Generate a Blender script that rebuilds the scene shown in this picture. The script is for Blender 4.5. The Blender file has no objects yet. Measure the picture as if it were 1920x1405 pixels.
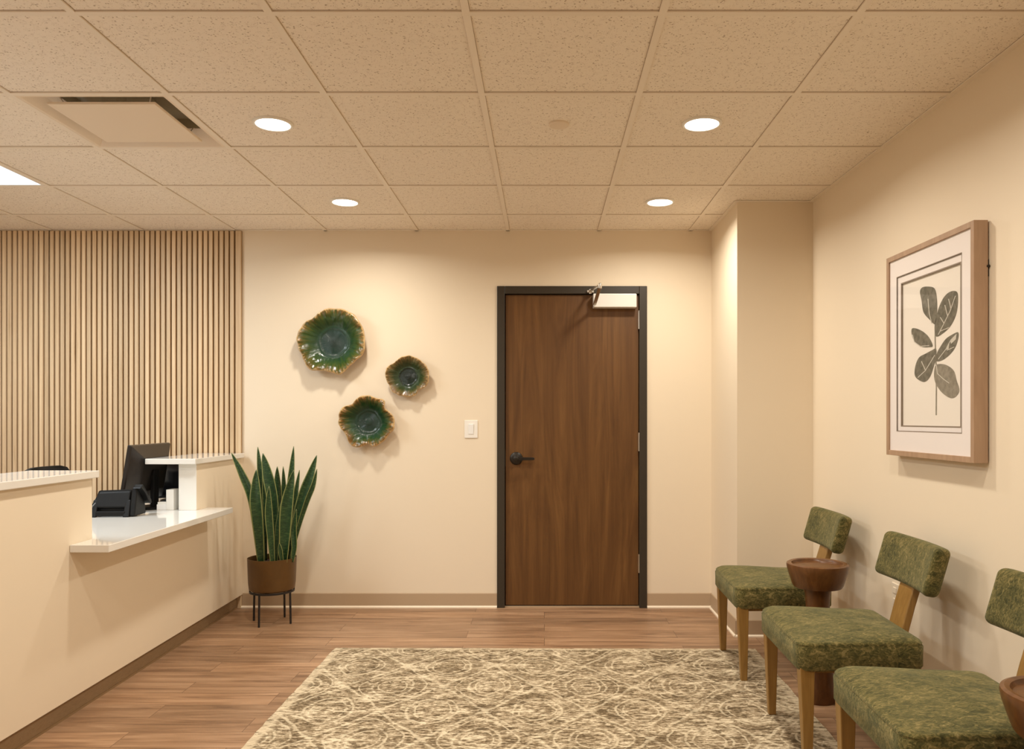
import bpy, bmesh, math, random
from mathutils import Vector, Matrix, noise as mnoise
random.seed(7)
PI = math.pi
SC = bpy.context.scene
COL = SC.collection

# ------------------------------------------------------------------ camera
F, VX, VY, CZ = 1484.0, 1020.5, 785.0, 1.2655
cd = bpy.data.cameras.new('camera')
cam = bpy.data.objects.new('camera', cd); COL.objects.link(cam)
cam.location = (0, 0, CZ); cam.rotation_euler = (PI/2, 0, 0)
cd.sensor_width = 36; cd.lens = F/1920*36
cd.shift_x = -(VX-960)/1920; cd.shift_y = (VY-702.5)/1920
cd.clip_start = 0.05
SC.camera = cam

def P(px, py, Y):
    return Vector(((px-VX)*Y/F, Y, CZ-(py-VY)*Y/F))

# room numbers (metres)
WY = 5.294                    # back wall
CEIL = CZ + 1.2548            # tee face
FY = 4.587                    # front of the corner bump-out
BX = 1.118                    # its left face
def wall_x(y): return 1.558 + 0.02*(4.587-y)
def desk_x(y): return -2.017 + 0.0157*(5.294-y)
LX, RY = -4.75, -2.6          # unseen left and rear walls
GX = [-0.2425 + 0.6096*k for k in range(-8, 4)]
GY = [2.455 + 0.6096*k for k in range(-9, 5)]

# ------------------------------------------------------------------ materials
def mat(name, color=(.8, .8, .8), rough=.5, metal=0., spec=.5, **kw):
    m = bpy.data.materials.new(name); m.use_nodes = True
    nt = m.node_tree; b = nt.nodes['Principled BSDF']
    b.inputs['Base Color'].default_value = (*color, 1)
    b.inputs['Roughness'].default_value = rough
    b.inputs['Metallic'].default_value = metal
    b.inputs['Specular IOR Level'].default_value = spec
    for k, v in kw.items():
        b.inputs[k.replace('_', ' ')].default_value = v
    return m, nt, b
def N(nt, t, **kw):
    n = nt.nodes.new(t)
    for k, v in kw.items(): setattr(n, k, v)
    return n
def L(nt, a, b): nt.links.new(a, b)
def coords(nt, scale=(1, 1, 1), src='Object'):
    tc = N(nt, 'ShaderNodeTexCoord'); mp = N(nt, 'ShaderNodeMapping')
    mp.inputs['Scale'].default_value = scale
    L(nt, tc.outputs[src], mp.inputs['Vector']); return mp.outputs[0]
def noise(nt, vec, scale=5, detail=4, rough=.5, dist=0):
    n = N(nt, 'ShaderNodeTexNoise'); n.inputs['Scale'].default_value = scale
    n.inputs['Detail'].default_value = detail; n.inputs['Roughness'].default_value = rough
    n.inputs['Distortion'].default_value = dist
    L(nt, vec, n.inputs['Vector']); return n.outputs['Fac']
def ramp(nt, fac, stops, interp='LINEAR'):
    r = N(nt, 'ShaderNodeValToRGB'); cr = r.color_ramp; cr.interpolation = interp
    while len(cr.elements) < len(stops): cr.elements.new(.5)
    for e, (p, c) in zip(cr.elements, stops):
        e.position = p
        e.color = (*c, 1) if isinstance(c, tuple) else (c, c, c, 1)
    L(nt, fac, r.inputs[0]); return r.outputs[0]
def mix(nt, fac, a, b, mode='MIX'):
    m = N(nt, 'ShaderNodeMix', data_type='RGBA', blend_type=mode)
    for s, v in ((m.inputs[0], fac), (m.inputs[6], a), (m.inputs[7], b)):
        if isinstance(v, (int, float)): s.default_value = v
        elif isinstance(v, tuple): s.default_value = (*v, 1)
        else: L(nt, v, s)
    return m.outputs[2]
def mth(nt, op, a, b=None, c=None):
    m = N(nt, 'ShaderNodeMath', operation=op)
    for i, v in enumerate((a, b, c)):
        if v is None: continue
        if isinstance(v, (int, float)): m.inputs[i].default_value = v
        else: L(nt, v, m.inputs[i])
    return m.outputs[0]
def bump(nt, b, h, strength=.3, dist=.01):
    n = N(nt, 'ShaderNodeBump'); n.inputs['Strength'].default_value = strength
    n.inputs['Distance'].default_value = dist
    L(nt, h, n.inputs['Height']); L(nt, n.outputs[0], b.inputs['Normal'])

M = {}
def wall_paint():
    m, nt, b = mat('cream_paint', (.80, .69, .535), .55, spec=.35)
    v = coords(nt); n = noise(nt, v, 220, 3)
    bump(nt, b, n, .06, .002)
    return m
M['wall'] = wall_paint()
def ceiling_tile():
    m, nt, b = mat('mineral_fibre_tile', (.72, .63, .53), .9, spec=.1)
    v = coords(nt)
    vs = coords(nt, (1, 1.0, 1))
    vo = N(nt, 'ShaderNodeTexVoronoi'); vo.inputs['Scale'].default_value = 95; L(nt, vs, vo.inputs['Vector'])
    msk = noise(nt, v, 55, 4, .7)
    pit = mth(nt, 'MULTIPLY', mth(nt, 'LESS_THAN', vo.outputs['Distance'], .30), mth(nt, 'GREATER_THAN', msk, .53))
    wn = noise(nt, v, 260, 3, .7)
    worm = mth(nt, 'LESS_THAN', mth(nt, 'ABSOLUTE', mth(nt, 'SUBTRACT', noise(nt, v, 85, 2, .5, .4), .5)), .012)
    worm = mth(nt, 'MULTIPLY', worm, mth(nt, 'GREATER_THAN', noise(nt, v, 40, 2), .5))
    hole = mth(nt, 'MAXIMUM', mth(nt, 'MULTIPLY', pit, .75), mth(nt, 'MULTIPLY', worm, .5))
    base = mix(nt, wn, (.87, .78, .665), (.94, .86, .755))
    L(nt, mix(nt, hole, base, (.40, .30, .21)), b.inputs['Base Color'])
    h = mth(nt, 'SUBTRACT', mth(nt, 'MULTIPLY', wn, .5), hole)
    bump(nt, b, h, .5, .003)
    return m
M['tile'] = ceiling_tile()
M['tee'] = mat('painted_grid_metal', (.86, .77, .655), .5)[0]
M['tee_reveal'] = mat('grid_reveal', (.40, .31, .23), .8)[0]

def floor_mat():
    m, nt, b = mat('wood_look_planks', rough=.42, spec=.4)
    v = coords(nt)
    br = N(nt, 'ShaderNodeTexBrick'); br.offset = .37; br.squash = 1
    br.inputs['Scale'].default_value = 1
    br.inputs['Brick Width'].default_value = 1.22; br.inputs['Row Height'].default_value = .152
    br.inputs['Mortar Size'].default_value = .0016; br.inputs['Mortar Smooth'].default_value = .3
    br.inputs['Color1'].default_value = (0, 0, 0, 1); br.inputs['Color2'].default_value = (1, 1, 1, 1)
    L(nt, v, br.inputs['Vector'])
    add = N(nt, 'ShaderNodeVectorMath', operation='MULTIPLY_ADD')
    L(nt, br.outputs['Color'], add.inputs[0]); add.inputs[1].default_value = (7, 13, 5); L(nt, v, add.inputs[2])
    mp = N(nt, 'ShaderNodeMapping'); mp.inputs['Scale'].default_value = (1.1, 13, 1); L(nt, add.outputs[0], mp.inputs[0])
    g1 = noise(nt, mp.outputs[0], 1.6, 6, .62, .8)
    mp2 = N(nt, 'ShaderNodeMapping'); mp2.inputs['Scale'].default_value = (3, 90, 1); L(nt, add.outputs[0], mp2.inputs[0])
    g2 = noise(nt, mp2.outputs[0], 2, 4, .6)
    c = ramp(nt, g1, [(.32, (.135, .070, .033)), (.43, (.265, .150, .076)), (.54, (.37, .22, .120)), (.68, (.50, .32, .19))])
    c = mix(nt, .35, c, ramp(nt, g2, [(.3, (.17, .088, .048)), (.7, (.43, .26, .16))]))
    tone = ramp(nt, br.outputs['Color'], [(0, .80), (1, 1.12)])
    c = mix(nt, 1., c, tone, 'MULTIPLY')
    c = mix(nt, mth(nt, 'MULTIPLY', br.outputs['Fac'], .7), c, (.08, .035, .018))
    L(nt, c, b.inputs['Base Color'])
    bump(nt, b, mth(nt, 'SUBTRACT', mth(nt, 'MULTIPLY', g2, .3), br.outputs['Fac']), .12, .002)
    return m
M['floor'] = floor_mat()

def rug_mat():
    m, nt, b = mat('woven_rug', rough=.95, spec=.1)
    tc = N(nt, 'ShaderNodeTexCoord')
    wob = N(nt, 'ShaderNodeTexNoise'); wob.inputs['Scale'].default_value = 7; wob.inputs['Detail'].default_value = 3
    L(nt, tc.outputs['Object'], wob.inputs['Vector'])
    va = N(nt, 'ShaderNodeVectorMath', operation='MULTIPLY_ADD')
    L(nt, wob.outputs['Color'], va.inputs[0]); va.inputs[1].default_value = (.055, .07, 0); L(nt, tc.outputs['Object'], va.inputs[2])
    sp = N(nt, 'ShaderNodeSeparateXYZ'); L(nt, va.outputs[0], sp.inputs[0])
    so = N(nt, 'ShaderNodeSeparateXYZ'); L(nt, tc.outputs['Object'], so.inputs[0])
    x0, y0 = so.outputs[0], so.outputs[1]
    u = mth(nt, 'MULTIPLY', sp.outputs[0], 2*PI/.45)
    w = mth(nt, 'MULTIPLY', mth(nt, 'ADD', sp.outputs[1], .56), 2*PI/.61)
    g = mth(nt, 'ADD', mth(nt, 'COSINE', u), mth(nt, 'COSINE', w))
    gr = mth(nt, 'ADD', mth(nt, 'SQRT', mth(nt, 'ADD', mth(nt, 'POWER', mth(nt, 'SINE', u), 2.), mth(nt, 'MULTIPLY', mth(nt, 'POWER', mth(nt, 'SINE', w), 2.), .6))), .12)
    def line(c, wd):
        return ramp(nt, mth(nt, 'DIVIDE', mth(nt, 'ABSOLUTE', mth(nt, 'SUBTRACT', g, c)), gr), [(0, 1.), (wd*.6, .9), (wd, 0.)])
    lines = mth(nt, 'MAXIMUM', line(0.0, .10), mth(nt, 'MAXIMUM', line(1.05, .085), mth(nt, 'MAXIMUM', line(1.45, .06), mth(nt, 'MAXIMUM', line(-1.25, .085), mth(nt, 'MAXIMUM', line(-.42, .06), line(-1.62, .06))))))
    # small florets inside the cells
    g2 = mth(nt, 'ADD', mth(nt, 'COSINE', mth(nt, 'MULTIPLY', u, 4)), mth(nt, 'COSINE', mth(nt, 'MULTIPLY', w, 5)))
    fl = mth(nt, 'MULTIPLY', ramp(nt, mth(nt, 'ABSOLUTE', mth(nt, 'SUBTRACT', g2, .9)), [(0, 1.), (.35, 0.)]), .75)
    lines = mth(nt, 'MAXIMUM', lines, mth(nt, 'MULTIPLY', fl, ramp(nt, noise(nt, tc.outputs['Object'], 5, 2), [(.42, 0.), (.6, 1.)])))
    wear = ramp(nt, noise(nt, coords(nt, (9, 34, 1)), 1.6, 4, .7), [(.415, 0.0), (.50, 1.)])
    lines = mth(nt, 'MULTIPLY', lines, wear)
    dash = noise(nt, coords(nt, (26, 84, 1)), 1.0, 5, .74, .6)
    def cells(sx, sy):
        vo = N(nt, 'ShaderNodeTexVoronoi'); vo.inputs['Scale'].default_value = 1; L(nt, coords(nt, (sx, sy, 1)), vo.inputs['Vector'])
        sc_ = N(nt, 'ShaderNodeSeparateColor'); L(nt, vo.outputs['Color'], sc_.inputs[0]); return sc_.outputs[0]
    blk = mth(nt, 'ADD', mth(nt, 'MULTIPLY', cells(38, 105), .6), mth(nt, 'MULTIPLY', cells(95, 170), .4))
    blotch = noise(nt, coords(nt, (4.5, 9, 1)), 1.2, 5, .68)
    fac = mth(nt, 'ADD', mth(nt, 'ADD', mth(nt, 'MULTIPLY', dash, .50), mth(nt, 'MULTIPLY', blotch, .44)), mth(nt, 'MULTIPLY', blk, .19))
    c = ramp(nt, fac, [(.48, (.105, .073, .040)), (.53, (.20, .145, .084)), (.57, (.31, .235, .145)), (.605, (.40, .315, .205)), (.635, (.57, .47, .325)), (.69, (.70, .59, .42))])
    c = mix(nt, mth(nt, 'MULTIPLY', lines, .58), c, (.74, .63, .445))
    # pale border band near the edges
    ex = mth(nt, 'SUBTRACT', 1.15, mth(nt, 'ABSOLUTE', x0))
    ey = mth(nt, 'SUBTRACT', 1.56, mth(nt, 'ABSOLUTE', y0))
    ed = mth(nt, 'MINIMUM', ex, ey)
    band = ramp(nt, ed, [(0, 1.), (.035, .9), (.05, 0.)])
    c = mix(nt, mth(nt, 'MULTIPLY', band, mth(nt, 'MULTIPLY', wear, .8)), c, (.62, .51, .35))
    L(nt, c, b.inputs['Base Color'])
    fine = noise(nt, coords(nt, (160, 400, 1)), 1, 2)
    bump(nt, b, mth(nt, 'ADD', mth(nt, 'MULTIPLY', fine, .5), dash), .5, .004)
    return m
M['rug'] = rug_mat()
M['rug_edge'] = mat('rug_binding', (.50, .40, .27), .95)[0]

def wood(name, cols, scale=(1, 1, 1), s=3., rough=.42, dist=1.2, bumpy=.05, fine=.35, spec=.4):
    m, nt, b = mat(name, rough=rough, spec=spec)
    v = coords(nt, scale)
    g = noise(nt, v, s, 6, .6, dist)
    v2 = coords(nt, tuple(a*5 if a > 4 else a*1.5 for a in scale))
    g2 = noise(nt, v2, s, 3, .6)
    n = len(cols)
    c = ramp(nt, g, [(.28+.44*i/(n-1), cols[i]) for i in range(n)])
    c2 = mix(nt, fine, c, ramp(nt, g2, [(.3, cols[0]), (.7, cols[-1])]))
    L(nt, c2, b.inputs['Base Color']); bump(nt, b, g2, bumpy, .002)
    return m
M['door'] = wood('stained_walnut_veneer', [(.070, .029, .0075), (.105, .044, .0115), (.140, .062, .017), (.185, .088, .026)], (4.5, 1, .38), 1.6, .42, 2.6, fine=.22)
M['chair_wood'] = wood('golden_oak', [(.205, .105, .024), (.27, .145, .036), (.34, .19, .052)], (14, 14, 1), 2, .38)
M['table_wood'] = wood('turned_walnut', [(.065, .024, .007), (.12, .046, .013), (.185, .078, .023)], (5, 5, 3), 2, .3, 2.)
M['frame_wood'] = wood('light_brown_frame', [(.33, .21, .13), (.40, .26, .165), (.46, .31, .20)], (10, 10, 1.2), 2, .45, fine=.15)

def slat_wood():
    m, nt, b = mat('pale_oak_slats', rough=.5, spec=.35)
    tc = N(nt, 'ShaderNodeTexCoord'); sp = N(nt, 'ShaderNodeSeparateXYZ'); L(nt, tc.outputs['Object'], sp.inputs[0])
    idx = mth(nt, 'FLOOR', mth(nt, 'DIVIDE', sp.outputs[0], .0353))
    wn = N(nt, 'ShaderNodeTexWhiteNoise', noise_dimensions='1D'); L(nt, idx, wn.inputs['W'])
    cx = N(nt, 'ShaderNodeCombineXYZ')
    L(nt, mth(nt, 'MULTIPLY', wn.outputs['Value'], 40), cx.inputs[0]); L(nt, mth(nt, 'MULTIPLY', sp.outputs[2], 1.2), cx.inputs[2])
    L(nt, mth(nt, 'MULTIPLY', sp.outputs[0], 60), cx.inputs[1])
    g = noise(nt, cx.outputs[0], 1.3, 5, .6, .4)
    c = ramp(nt, g, [(.25, (.44, .27, .13)), (.38, (.66, .47, .28)), (.6, (.76, .57, .36)), (.8, (.83, .66, .44))])
    c = mix(nt, 1., c, ramp(nt, wn.outputs['Value'], [(0, .84), (1, 1.08)]), 'MULTIPLY')
    L(nt, c, b.inputs['Base Color']); return m
M['slat'] = slat_wood()
M['slat_back'] = mat('dark_brown_felt', (.24, .145, .065), .95)[0]

def fabric():
    m, nt, b = mat('green_chenille', rough=.95, spec=.15)
    b.inputs['Sheen Weight'].default_value = .35; b.inputs['Sheen Tint'].default_value = (.6, .62, .4, 1)
    b.inputs['Sheen Roughness'].default_value = .5
    v = coords(nt)
    a = noise(nt, coords(nt, (1, 2.2, 1.5)), 42, 5, .72, 1.4)
    d = noise(nt, v, 13, 3, .6, .5)
    f = mth(nt, 'ADD', mth(nt, 'MULTIPLY', a, .75), mth(nt, 'MULTIPLY', d, .3))
    c = ramp(nt, f, [(.40, (.032, .030, .008)), (.49, (.074, .066, .0195)), (.56, (.132, .107, .034)), (.66, (.28, .215, .085))])
    L(nt, c, b.inputs['Base Color'])
    bump(nt, b, mth(nt, 'ADD', a, mth(nt, 'MULTIPLY', noise(nt, v, 300, 2), .4)), .55, .006)
    return m
M['fabric'] = fabric()

def glaze(name, stops):
    m, nt, b = mat(name, rough=.09, spec=.36)
    b.inputs['Coat Weight'].default_value = .35; b.inputs['Coat Roughness'].default_value = .03
    uv = N(nt, 'ShaderNodeUVMap'); sp = N(nt, 'ShaderNodeSeparateXYZ'); L(nt, uv.outputs[0], sp.inputs[0])
    cs = N(nt, 'ShaderNodeCombineXYZ')
    ang = mth(nt, 'MULTIPLY', sp.outputs[1], 2*PI)
    L(nt, mth(nt, 'MULTIPLY', mth(nt, 'COSINE', ang), 8.), cs.inputs[0])
    L(nt, mth(nt, 'MULTIPLY', mth(nt, 'SINE', ang), 8.), cs.inputs[1]); L(nt, mth(nt, 'MULTIPLY', sp.outputs[0], 1.6), cs.inputs[2])
    n = noise(nt, cs.outputs[0], 1.9, 5, .65, .5)
    n2 = noise(nt, coords(nt), 30, 3, .6)
    f = mth(nt, 'ADD', sp.outputs[0], mth(nt, 'MULTIPLY', mth(nt, 'SUBTRACT', n, .5), mth(nt, 'MULTIPLY', sp.outputs[0], .85)))
    f = mth(nt, 'ADD', f, mth(nt, 'MULTIPLY', mth(nt, 'SUBTRACT', n2, .5), .10))
    c = ramp(nt, f, stops)
    rim = ramp(nt, sp.outputs[0], [(.955, 0.), (.985, 1.)])
    c = mix(nt, rim, c, (.62, .42, .20))
    L(nt, c, b.inputs['Base Color'])
    bump(nt, b, mth(nt, 'ADD', n, mth(nt, 'MULTIPLY', n2, .25)), .45, .007)
    return m
M['glaze_a'] = glaze('teal_green_glaze', [(0, (.010, .026, .020)), (.36, (.011, .036, .026)), (.52, (.015, .050, .020)), (.72, (.032, .070, .014)), (.88, (.095, .088, .018)), (.96, (.20, .105, .025)), (1, (.42, .29, .12))])
M['glaze_b'] = glaze('dark_green_glaze', [(0, (.005, .012, .010)), (.40, (.006, .017, .011)), (.50, (.030, .055, .022)), (.66, (.028, .045, .012)), (.82, (.12, .095, .030)), (.93, (.17, .085, .025)), (1, (.38, .27, .12))])
M['glaze_c'] = glaze('emerald_glaze', [(0, (.012, .038, .024)), (.20, (.006, .024, .016)), (.45, (.008, .034, .019)), (.68, (.016, .055, .015)), (.82, (.075, .075, .015)), (.93, (.20, .09, .022)), (1, (.42, .27, .10))])
M['plate_back'] = mat('brown_ceramic', (.25, .14, .06), .35)[0]

M['quartz'] = mat('white_quartz', (.76, .735, .69), .05, spec=.6)[0]
M['white_lam'] = mat('white_laminate', (.84, .82, .77), .4)[0]
M['kick'] = wood('taupe_toe_kick', [(.25, .165, .088), (.30, .205, .112), (.34, .235, .135)], (1, 8, 30), 3, .6)
M['base'] = mat('taupe_vinyl_base', (.46, .335, .215), .5)[0]
M['toe_glint'] = mat('cream_toe_highlight', (.86, .74, .58), .45)[0]  # pale colour stands for light reflecting off the cove toe
M['bronze'] = mat('dark_bronze_paint', (.038, .029, .019), .42, spec=.4)[0]
M['dark'] = mat('shadow_gap_black', (.006, .005, .004), .8)[0]
M['steel'] = mat('brushed_steel', (.62, .58, .52), .32, 1.)[0]
M['alu'] = mat('silver_painted_cover', (.74, .71, .66), .35, spec=.6)[0]
M['black_handle'] = mat('dark_bronze_handle', (.025, .020, .015), .35, .5)[0]
M['white'] = mat('white_plastic', (.85, .82, .76), .35)[0]
M['black'] = mat('black_plastic', (.006, .006, .006), .5, spec=.22)[0]
M['black_gloss'] = mat('black_screen', (.004, .004, .005), .08)[0]
M['brown_black'] = mat('dark_brown_plastic', (.016, .012, .010), .28)[0]
M['mesh_black'] = mat('black_mesh', (.010, .010, .010), .7)[0]
M['grey'] = mat('grey_plastic', (.16, .16, .16), .4)[0]
M['outlet'] = mat('ivory_plastic', (.80, .70, .56), .4)[0]
M['paper'] = mat('white_paper', (.85, .84, .82), .8)[0]
M['vent'] = mat('painted_vent_metal', (.82, .70, .56), .45)[0]
M['vent_dark'] = mat('duct_grey', (.62, .58, .47), .6)[0]
M['pot'] = wood('aged_brass_pot', [(.080, .038, .008), (.105, .052, .012), (.14, .07, .018)], (1.5, 1.5, 2), 3, .42)
M['soil'] = mat('dark_soil', (.03, .018, .010), .95)[0]
M['iron'] = mat('black_iron', (.012, .009, .008), .5)[0]
M['mat_white'] = mat('white_mat_board', (.82, .755, .72), .8)[0]
M['mat_in'] = mat('cream_art_paper', (.80, .735, .65), .85)[0]
M['fillet'] = mat('taupe_fillet', (.25, .195, .145), .6)[0]
M['ink_dark'] = None
def ink(name, a, bcol):
    m, nt, b = mat(name, rough=.85, spec=.2)
    n = noise(nt, coords(nt), 45, 4, .6)
    L(nt, ramp(nt, n, [(.35, a), (.65, bcol)]), b.inputs['Base Color']); return m
M['ink_dark'] = ink('grey_green_ink', (.125, .115, .085), (.21, .19, .145))
M['ink_light'] = ink('pale_grey_ink', (.215, .19, .145), (.31, .275, .215))
M['vein'] = mat('pale_vein_ink', (.56, .52, .44), .85)[0]
def glass():
    m, nt, b = mat('picture_glass', (1, 1, 1), .02, spec=.5)
    out = nt.nodes['Material Output']
    tr = N(nt, 'ShaderNodeBsdfTransparent'); gl = N(nt, 'ShaderNodeBsdfGlossy'); gl.inputs['Roughness'].default_value = .02
    fr = N(nt, 'ShaderNodeLayerWeight'); fr.inputs['Blend'].default_value = .15
    mx = N(nt, 'ShaderNodeMixShader')
    L(nt, mth(nt, 'MULTIPLY', mth(nt, 'ADD', mth(nt, 'MULTIPLY', mth(nt, 'POWER', fr.outputs['Facing'], 2.), .5), .03), .6), mx.inputs[0]); L(nt, tr.outputs[0], mx.inputs[1]); L(nt, gl.outputs[0], mx.inputs[2])
    L(nt, mx.outputs[0], out.inputs[0]); return m
M['glass'] = glass()
def leaf_mat():
    m, nt, b = mat('snake_plant_leaf', rough=.35, spec=.45)
    uv = N(nt, 'ShaderNodeUVMap'); sp = N(nt, 'ShaderNodeSeparateXYZ'); L(nt, uv.outputs[0], sp.inputs[0])
    cv = N(nt, 'ShaderNodeCombineXYZ'); L(nt, mth(nt, 'MULTIPLY', sp.outputs[0], 1.2), cv.inputs[0]); L(nt, mth(nt, 'MULTIPLY', sp.outputs[1], 26), cv.inputs[1])
    geo = N(nt, 'ShaderNodeObjectInfo')
    n = noise(nt, cv.outputs[0], 1.5, 4, .65, .8)
    c = ramp(nt, n, [(.36, (.008, .028, .011)), (.52, (.020, .058, .018)), (.64, (.060, .105, .034))])
    edge = ramp(nt, mth(nt, 'ABSOLUTE', mth(nt, 'SUBTRACT', sp.outputs[0], .5)), [(.42, 0.), (.455, 1.)])
    c = mix(nt, edge, c, (.22, .23, .075))
    L(nt, c, b.inputs['Base Color']); return m
M['leaf'] = leaf_mat()
def emit(name, col, s):
    m = bpy.data.materials.new(name); m.use_nodes = True; nt = m.node_tree; nt.nodes.clear()
    e = N(nt, 'ShaderNodeEmission'); e.inputs[0].default_value = (*col, 1); e.inputs[1].default_value = s
    o = N(nt, 'ShaderNodeOutputMaterial'); L(nt, e.outputs[0], o.inputs[0]); return m
WARM = (1., .935, .815)
COOL = (.86, .95, 1.)
M['lamp'] = emit('warm_led_diffuser', WARM, 14)
M['panel'] = emit('cool_led_panel', COOL, 3.4)

# ------------------------------------------------------------------ mesh helpers
def bx(bm, x0, x1, y0, y1, z0, z1, mi=0):
    vs = [bm.verts.new((x, y, z)) for z in (z0, z1) for y in (y0, y1) for x in (x0, x1)]
    fs = [(0, 2, 3, 1), (4, 5, 7, 6), (0, 1, 5, 4), (2, 6, 7, 3), (0, 4, 6, 2), (1, 3, 7, 5)]
    out = []
    for f in fs:
        fc = bm.faces.new([vs[i] for i in f]); fc.material_index = mi; out.append(fc)
    return vs
def prism(bm, pts, z0, z1, mi=0):
    """vertical prism from an xy outline"""
    a = [bm.verts.new((p[0], p[1], z0)) for p in pts]; b = [bm.verts.new((p[0], p[1], z1)) for p in pts]
    n = len(pts)
    bm.faces.new(a[::-1]).material_index = mi; bm.faces.new(b).material_index = mi
    for i in range(n): bm.faces.new((a[i], a[(i+1) % n], b[(i+1) % n], b[i])).material_index = mi
def hexa(bm, bot, top, mi=0):
    a = [bm.verts.new(p) for p in bot]; b = [bm.verts.new(p) for p in top]; n = len(a)
    bm.faces.new(a[::-1]).material_index = mi; bm.faces.new(b).material_index = mi
    for i in range(n): bm.faces.new((a[i], a[(i+1) % n], b[(i+1) % n], b[i])).material_index = mi
def loft(bm, rings, cap0=True, cap1=True, mi=0):
    rs = [[bm.verts.new(p) for p in r] for r in rings]; n = len(rs[0])
    for a, b in zip(rs, rs[1:]):
        for i in range(n):
            f = bm.faces.new((a[i], a[(i+1) % n], b[(i+1) % n], b[i])); f.material_index = mi
    if cap0: bm.faces.new(rs[0][::-1]).material_index = mi
    if cap1: bm.faces.new(rs[-1]).material_index = mi
def lathe(bm, prof, n=48, c=(0, 0, 0), mi=0, cap0=True, cap1=True):
    rings = [[(c[0]+r*math.cos(2*PI*i/n), c[1]+r*math.sin(2*PI*i/n), c[2]+z) for i in range(n)] for r, z in prof]
    loft(bm, rings, cap0, cap1, mi)
def tube(bm, pts, r, n=10, mi=0):
    pts = [Vector(p) for p in pts]; rings = []
    for i, p in enumerate(pts):
        d = (pts[min(i+1, len(pts)-1)]-pts[max(i-1, 0)]).normalized()
        up = Vector((0, 0, 1)) if abs(d.z) < .9 else Vector((1, 0, 0))
        s = d.cross(up).normalized(); t = s.cross(d).normalized()
        rr = r[i] if isinstance(r, (list, tuple)) else r
        rings.append([p+rr*(math.cos(2*PI*k/n)*s+math.sin(2*PI*k/n)*t) for k in range(n)])
    loft(bm, rings, mi=mi)
def obj(name, bm, m, parent=None, loc=(0, 0, 0), smooth=False, bevel=0, seg=2, recalc=True):
    if recalc: bmesh.ops.recalc_face_normals(bm, faces=bm.faces)
    me = bpy.data.meshes.new(name); bm.to_mesh(me); bm.free()
    for mm in (m if isinstance(m, (list, tuple)) else [m]): me.materials.append(mm)
    o = bpy.data.objects.new(name, me); COL.objects.link(o); o.location = loc
    if smooth:
        for p in me.polygons: p.use_smooth = True
        if smooth is not True and smooth != 1:
            try: me.set_sharp_from_angle(angle=math.radians(smooth))
            except Exception: pass
    if bevel:
        b = o.modifiers.new('bevel', 'BEVEL'); b.width = bevel; b.segments = seg; b.limit_method = 'ANGLE'; b.angle_limit = math.radians(35)
        if not smooth: b.harden_normals = False
    if parent: o.parent = parent
    return o
def thing(name, label, cat, loc=(0, 0, 0), rz=0, group=None):
    o = bpy.data.objects.new(name, None); COL.objects.link(o); o.empty_display_size = .1
    o.location = loc; o.rotation_euler = (0, 0, rz)
    tag(o, label, cat, group); return o
def tag(o, label, cat, group=None, kind=None):
    o['label'] = label; o['category'] = cat
    if group: o['group'] = group
    if kind: o['kind'] = kind
    return o
def struct(o, label=None):
    o['kind'] = 'structure'
    if label: o['label'] = label
    return o
def nb(): return bmesh.new()
def tree(o):
    out = [o]
    for ch in o.children: out += tree(ch)
    return out
def dup(root, loc, label, rz=None):
    r = root.copy(); COL.objects.link(r); r.location = loc; r['label'] = label
    if rz is not None: r.rotation_euler = (0, 0, rz)
    def rec(src, dst):
        for ch in [c for c in bpy.data.objects if c.parent == src]:
            c = ch.copy(); COL.objects.link(c); c.parent = dst; rec(ch, c)
    rec(root, r); return r

# ------------------------------------------------------------------ room shell
b = nb(); bx(b, LX-.1, 2.2, RY-.1, WY+.1, -.1, 0); struct(obj('floor', b, M['floor']), 'brown wood look plank floor')
DX0, DX1, DTOP = P(932, 0, WY).x, P(1213, 0, WY).x, P(0, 537, WY).z      # outer edges of the door frame
b = nb()
bx(b, LX-.1, DX0+.02, WY, WY+.12, 0, CEIL+.12); bx(b, DX1-.02, 2.2, WY, WY+.12, 0, CEIL+.12)
bx(b, DX0+.02, DX1-.02, WY, WY+.12, DTOP-.02, CEIL+.12)
struct(obj('wall_back', b, M['wall']), 'cream painted back wall with the wooden door')
b = nb(); prism(b, [(wall_x(RY-.1), RY-.1), (2.2, RY-.1), (2.2, WY), (wall_x(WY), WY)], 0, CEIL+.12)
struct(obj('wall_right', b, M['wall']), 'cream painted right wall behind the green chairs')
b = nb(); prism(b, [(BX, FY), (wall_x(FY)+.001, FY), (wall_x(WY)+.001, WY), (BX, WY)], 0, CEIL+.06)
struct(obj('wall_corner', b, M['wall']), 'boxed out cream corner right of the door')
b = nb(); bx(b, LX-.1, LX, RY, WY, 0, CEIL+.12); struct(obj('wall_left', b, M['wall']))
b = nb(); bx(b, LX-.1, 2.2, RY-.1, RY, 0, CEIL+.12); struct(obj('wall_rear', b, M['wall']))

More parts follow.
